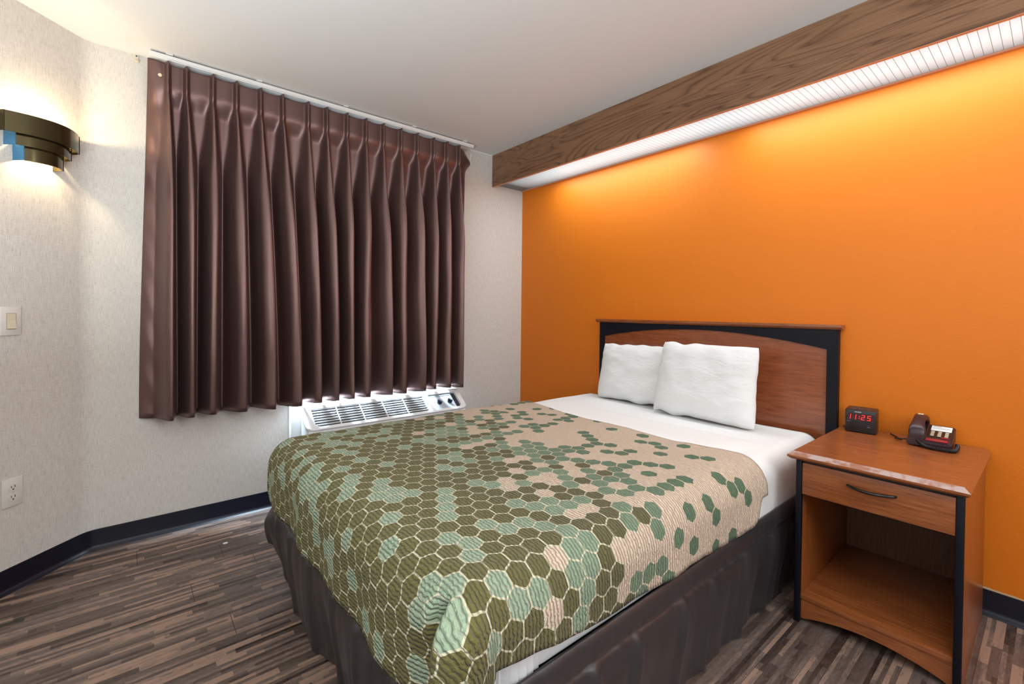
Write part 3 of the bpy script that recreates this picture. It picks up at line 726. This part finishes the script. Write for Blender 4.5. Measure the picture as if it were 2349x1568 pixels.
# pillows
def pillow(name, label, cx, y0, zb, w_, h_, th_, lean, rz, seed):
    bm = bmesh.new(); n = 34
    def pt(s_, t_, side):
        # soft corners ears, edges pulled slightly in
        e1 = 1 - .030*(1-abs(t_)**2.2)*abs(s_)**3 ; e2 = 1 - .035*(1-abs(s_)**2.2)*abs(t_)**3; cr = 1-.035*abs(s_*t_)**7; e1 *= cr; e2 *= cr
        X_ = s_*w_/2*e1*(1-.030*t_); Z_ = t_*h_/2*e2
        X_ += .006*nz(t_*3+seed, s_*2, 1); Z_ += .016*abs(t_)*nz(s_*3.2+seed, t_*2, 6)
        f = max(0, (1-s_**4))**.55*max(0, (1-t_**4))**.55
        d = th_/2*f*(1-.18*t_)
        d += f*.006*nz(s_*3+seed, t_*3, 2) + .004*f*nz(s_*7+seed, t_*9, 4)
        rad = math.hypot(s_-.9, t_+.9); d += .005*f*math.sin(rad*16+seed)*max(0, 1-rad*.8)
        rad = math.hypot(s_+.95, t_-.9); d += .006*f*math.sin(rad*22+seed)*max(0, 1-rad*1.3)
        return (X_, -d if side else d, Z_ + h_/2)
    for side in (0, 1):
        rows = []
        for j in range(n+1):
            t_ = -math.cos(PI*j/n)
            rows.append([pt(-math.cos(PI*i/n), t_, side) for i in range(n+1)])
        grid(bm, rows)
    bmesh.ops.remove_doubles(bm, verts=bm.verts[:], dist=1e-5)
    o = link(name, bm, PILLOW, None, True); o.location = (cx, y0, zb); o.rotation_euler = (-lean, 0, rz)
    md = o.modifiers.new('sub', 'SUBSURF'); md.levels = 1; md.render_levels = 1
    return tag(o, label, 'pillow', 'pillows against the headboard')
pillow('pillow', 'white pillow on the left, partly behind the other pillow', 1.290, -.160, .604, .60, .372, .12, .14, .02, 1.3)
pillow('pillow', 'white pillow in front, nearest the nightstand', 1.760, -.262, .604, .565, .415, .13, .20, -.02, 5.1)

# ---------------------------------------------------------------- nightstand
ns = thing('nightstand', 'cherry nightstand with one drawer, open shelf and black edges', 'nightstand', (2.585, -.34, 0))
def np_(o, par=None):
    if par is None: o.parent = ns; o.matrix_parent_inverse = Matrix.Translation((-2.585, .34, 0))
    else: o.parent = par
    return o
NX0, NX1, NY0, NY1 = 2.352, 2.8155, -.643, -.028; NT = .655
bm = bmesh.new()
TX0, TX1, TY0, TY1 = 2.328, 2.830, -.668, -.014; c_ = .016
rect = lambda i, z: [(TX0+i, TY0+i, z), (TX1-i, TY0+i, z), (TX1-i, TY1-.0, z), (TX0+i, TY1-.0, z)]
Rg = [[bm.verts.new(p) for p in rect(*a)] for a in ((.010, .626), (0, .634), (0, .641), (c_, NT))]
bm.faces.new(Rg[0][::-1]); bm.faces.new(Rg[3])
for a, b in zip(Rg, Rg[1:]):
    for k in range(4): bm.faces.new((a[k], a[(k+1) % 4], b[(k+1) % 4], b[k]))
for f in bm.faces:
    c = f.calc_center_median()
    if .642 < c.z < .652 and c.y < TY0+.02: f.material_index = 1
np_(link('table_top', bm, [CHERRY_X, WORN]))
for nm, a in (('side_panel', NX0), ('side_panel', NX1-.018)):
    np_(boxo(nm, (a, NY0+.018, .0), (a+.018, NY1, .626), CHERRY_Z, None, .001))
for a in (NX0, NX1-.0195):
    np_(boxo('front_edge_post', (a-.0005, NY0, .0), (a+.0195, NY0+.018, .626), BLACKLAM, None, .0025))
np_(boxo('back_panel', (NX0+.018, NY1-.008, .10), (NX1-.018, NY1, .626), m_wood('cherry_back_shaded', (.07, .028, .012), (.12, .05, .022), (.16, .07, .035), 'z', .5, cath=.2)))  # cherry darkened to put the shelf's inner shade into the colour
drw = np_(boxo('drawer', (NX0+.0205, NY0+.003, .494), (NX1-.0205, NY0+.020, .613), CHERRY_X, None, .0012))
np_(boxo('top_rail', (NX0+.0185, NY0+.010, .6125), (NX1-.0185, NY0+.025, .626), DARK))
bm = bmesh.new()
p0, p1 = pix(1943, 1112, 1, NY0-.002), pix(2055, 1141, 1, NY0-.002)
pts = []
for k in range(21):
    u_ = k/20; a = Vector((lerp(p0.x, p1.x, u_), NY0+.003 - .027*math.sin(PI*u_)**.75, lerp(p0.z, p1.z, .5) - .002*math.sin(PI*u_)))
    pts.append(a)
tube(bm, pts, [.0042+.0012*math.sin(PI*k/20) for k in range(21)], 12)
o = link('drawer_handle', bm, BLACKMET, None, True); o.parent = drw; o.matrix_parent_inverse = Matrix.Translation((-2.585, .34, 0)) if False else Matrix.Identity(4)
np_(boxo('bottom_shelf', (NX0+.018, NY0+.012, .088), (NX1-.018, NY1-.008, .108), CHERRY_X, None, .0015))
bm = bmesh.new(); pts = [(NX0+.0195, .0875), (NX0+.0195, .012)]
for k in range(25):
    u_ = k/24; x = lerp(NX0+.03, NX1-.03, u_); pts.append((x, .012 + .036*math.sin(PI*u_)**.8))
pts += [(NX1-.0195, .012), (NX1-.0195, .0875)]
prism(bm, pts, 'y', NY0+.018, NY0+.034); np_(link('arched_apron', bm, CHERRY_X))

# clock radio
ck = thing('clock_radio', 'black cube alarm clock with glowing red digits on the nightstand', 'alarm clock', (2.380, -.137, NT), math.radians(7))
CW, CD, CH = .110, .105, .101
boxo('case', (0, 0, .002), (CW, CD, CH), BLACKPL, ck, .004)
boxo('display_window', (.010, -.0008, .055), (CW-.007, .0005, .085), CLOCKD, ck)
boxo('brand_strip', (.034, -.0006, .0895), (.058, .0005, .094), GREYINK, ck)
for (x, z_, w1) in ((.008, .047, .006), (.016, .050, .004), (.078, .029, .012), (.082, .034, .003), (.006, .075, .002), (.006, .083, .002)): boxo('front_marking', (x, -.0006, z_), (x+w1, .0004, z_+.0012), GREYINK, ck)
bm = bmesh.new()
for (x, y, w1) in ((.018, .02, .02), (.045, .018, .018), (.07, .022, .016), (.03, .05, .03), (.066, .06, .02), (.02, .075, .016)): box(bm, (x, y, CH-.001), (x+w1, y+.009, CH+.0012), .001)
link('top_button', bm, mat('button_grey', (.06, .05, .06), .4), ck)
SEG = {'1': 'bc', '2': 'abged', '5': 'afgcd'}
def digit(bm, ch, x0, z0, w1=.0125, h1=.022, t_=.0026):
    S_ = {'a': ((0, h1-t_), (w1, h1)), 'g': ((0, h1/2-t_/2), (w1, h1/2+t_/2)), 'd': ((0, 0), (w1, t_)), 'f': ((0, h1/2), (t_, h1)), 'b': ((w1-t_, h1/2), (w1, h1)), 'e': ((0, 0), (t_, h1/2)), 'c': ((w1-t_, 0), (w1, h1/2))}
    for s_ in SEG[ch]:
        (a, b), (c, d) = S_[s_]; g_ = .0003
        q = [(a+g_, b+g_), (c-g_, b+g_), (c-g_, d-g_), (a+g_, d-g_)]
        f_ = [bm.verts.new((x0+p[0]+.12*p[1], yy, z0+p[1])) for yy in (-.0014, -.0009) for p in q]
        for k in ((0, 1, 2, 3), (7, 6, 5, 4), (0, 4, 5, 1), (1, 5, 6, 2), (2, 6, 7, 3), (3, 7, 4, 0)): bm.faces.new([f_[i] for i in k])
bm = bmesh.new(); digit(bm, '1', .007, .059); digit(bm, '1', .026, .059); digit(bm, '2', .0565, .059); digit(bm, '5', .0775, .059)
for z_ in (.064, .072): box(bm, (.0485+.12*(z_-.059), -.0014, z_), (.0512+.12*(z_-.059), -.0009, z_+.003))
link('time_digits', bm, RED, ck)
bm = bmesh.new(); tube(bm, [(-.001, .07, .012), (-.010, .075, .004), (-.016, .09, .003), (-.020, .118, .003)], .002, 8); link('power_cord', bm, BLACKPL, ck, True)

# telephone
ph = thing('desk_telephone', 'dark burgundy desk telephone with coiled cord on the nightstand', 'telephone', (2.602, -.196, NT), math.radians(2))
bm = bmesh.new(); prism(bm, [(0, .004), (.178, .004), (.178, .062), (.165, .066), (.010, .030), (0, .024)], 'x', 0, .132, .004); link('base', bm, BURG, ph, True, 40)
sa = math.atan2(.036, .155)
def top_at(y): return .030 + (y-.010)*math.tan(sa)
def slab(nm, x0, x1, y0, y1, t_, m, par, lift=0.0, bev=.0006):
    bm = bmesh.new(); L_ = (y1-y0)/math.cos(sa); box(bm, (x0, 0, 0), (x1, L_, t_), bev, 1)
    bmesh.ops.transform(bm, matrix=Matrix.Translation((0, y0, top_at(y0)+lift)) @ Matrix.Rotation(sa, 4, 'X'), verts=bm.verts[:]); return link(nm, bm, m, par)
slab('keypad_panel', .058, .128, .045, .160, .0015, BLACKPL, ph)
slab('number_card', .062, .124, .108, .155, .0022, PAPER, ph); slab('card_heading', .066, .092, .146, .150, .0025, REDBTN, ph); 
slab('card_text', .066, .118, .124, .138, .0024, mat('faint_print', (.52, .56, .56), .7), ph)
for c in range(3):
    for r_ in range(4): slab('key', .065+c*.021, .076+c*.021, .056+r_*.0125, .0615+r_*.0125, .003, CREAM if (c+r_) % 2 or True else BLACKPL, ph)
slab('message_button', .098, .122, .040, .0475, .004, REDBTN, ph); slab('red_strip', .056, .120, .006, .026, .0025, REDBTN, ph)
slab('handset_cradle', .004, .054, .015, .165, .005, BLACKPL, ph, bev=.002)
bm = bmesh.new(); hs = []
prof = [(.008, .040, .024), (.014, .054, .0255), (.030, .066, .025), (.050, .080, .021), (.075, .092, .019), (.100, .098, .019), (.130, .099, .020), (.152, .090, .024), (.168, .076, .025), (.174, .064, .024)]
rows = []
for (y, z_, hw) in prof:
    th = .012 if .03 < y < .15 else .016
    ring = []
    for k in range(16):
        a = 2*PI*k/16; ca, sa_ = math.cos(a), math.sin(a)
        ring.append((.029 + hw*math.copysign(abs(ca)**.6, ca), y, z_ + th*math.copysign(abs(sa_)**.6, sa_)))
    rows.append(ring + [ring[0]])
grid(bm, rows); bmesh.ops.remove_doubles(bm, verts=bm.verts[:], dist=1e-6); bmesh.ops.holes_fill(bm, edges=bm.edges[:])
hset = link('handset', bm, BURG, ph, True, 50)
bm = bmesh.new(); box(bm, (.020, .118, .1100), (.038, .132, .1125), .001); link('handset_badge', bm, CREAM, hset)
# coiled cord: helix along a path round the front and the right side
cpath = [Vector(p) for p in ((.030, -.002, .030), (.045, -.010, .016), (.060, -.014, .010), (.080, -.020, .0085), (.105, -.024, .0085), (.128, -.022, .0085), (.141, -.008, .0085), (.144, .02, .0085), (.145, .06, .0085), (.142, .10, .0085))]
def crv(t):
    f = t*(len(cpath)-1); i = min(int(f), len(cpath)-2); u_ = f-i
    p = [cpath[max(0, i-1)], cpath[i], cpath[i+1], cpath[min(len(cpath)-1, i+2)]]
    return .5*((2*p[1]) + (-p[0]+p[2])*u_ + (2*p[0]-5*p[1]+4*p[2]-p[3])*u_*u_ + (-p[0]+3*p[1]-3*p[2]+p[3])*u_**3)
pts = []; turns = 62
for k in range(turns*9+1):
    t = k/(turns*9); c = crv(t); d = (crv(min(1, t+.01))-crv(max(0, t-.01))).normalized(); a = Vector((0, 0, 1)); a = (a-d*a.dot(d)).normalized(); b = d.cross(a); g_ = 2*PI*turns*t; rr = .0058*sm(0, .06, t)+.0006
    pts.append(c + (a*math.cos(g_)+b*math.sin(g_))*rr)
bm = bmesh.new(); tube(bm, pts, .0013, 5); link('coiled_cord', bm, BLACKPL, ph, True)
bm = bmesh.new(); pts = [(.004, .055, .012), (-.015, .05, .012), (-.036, .045, .010), (-.044, .055, .008), (-.040, .07, .004), (-.025, .075, .003), (-.04, .10, .003), (-.07, .15, .003), (-.075, .172, .003)]
tube(bm, pts, .0024, 8); link('line_cord', bm, BLACKPL, ph, True)

# small pale speck of debris on the floor by the bed's foot
p_ = pix(517, 1246, 2, .0); bm = bmesh.new(); t = bmesh.new(); bmesh.ops.create_icosphere(t, subdivisions=2, radius=.011); merge(bm, t, Matrix.Translation((p_.x, p_.y, .0022)) @ Matrix.Diagonal((.9, 1.1, .2, 1))); tag(link('paper_scrap', bm, PAPER, None, True), 'tiny white scrap lying on the floor near the bed foot', 'scrap')

# unseen lamp added to go with the overhead fill light
cl = thing('added_ceiling_lamp', 'round white flush lamp added out of view to go with the overhead fill light', 'ceiling lamp', (3.25, -2.05, H))
bm = bmesh.new(); t = bmesh.new(); bmesh.ops.create_cone(t, segments=32, radius1=.17, radius2=.18, depth=.03, cap_ends=True); merge(bm, t, Matrix.Translation((0, 0, -.0155))); link('added_lamp_pan', bm, WHITEMET, cl, True, 35)
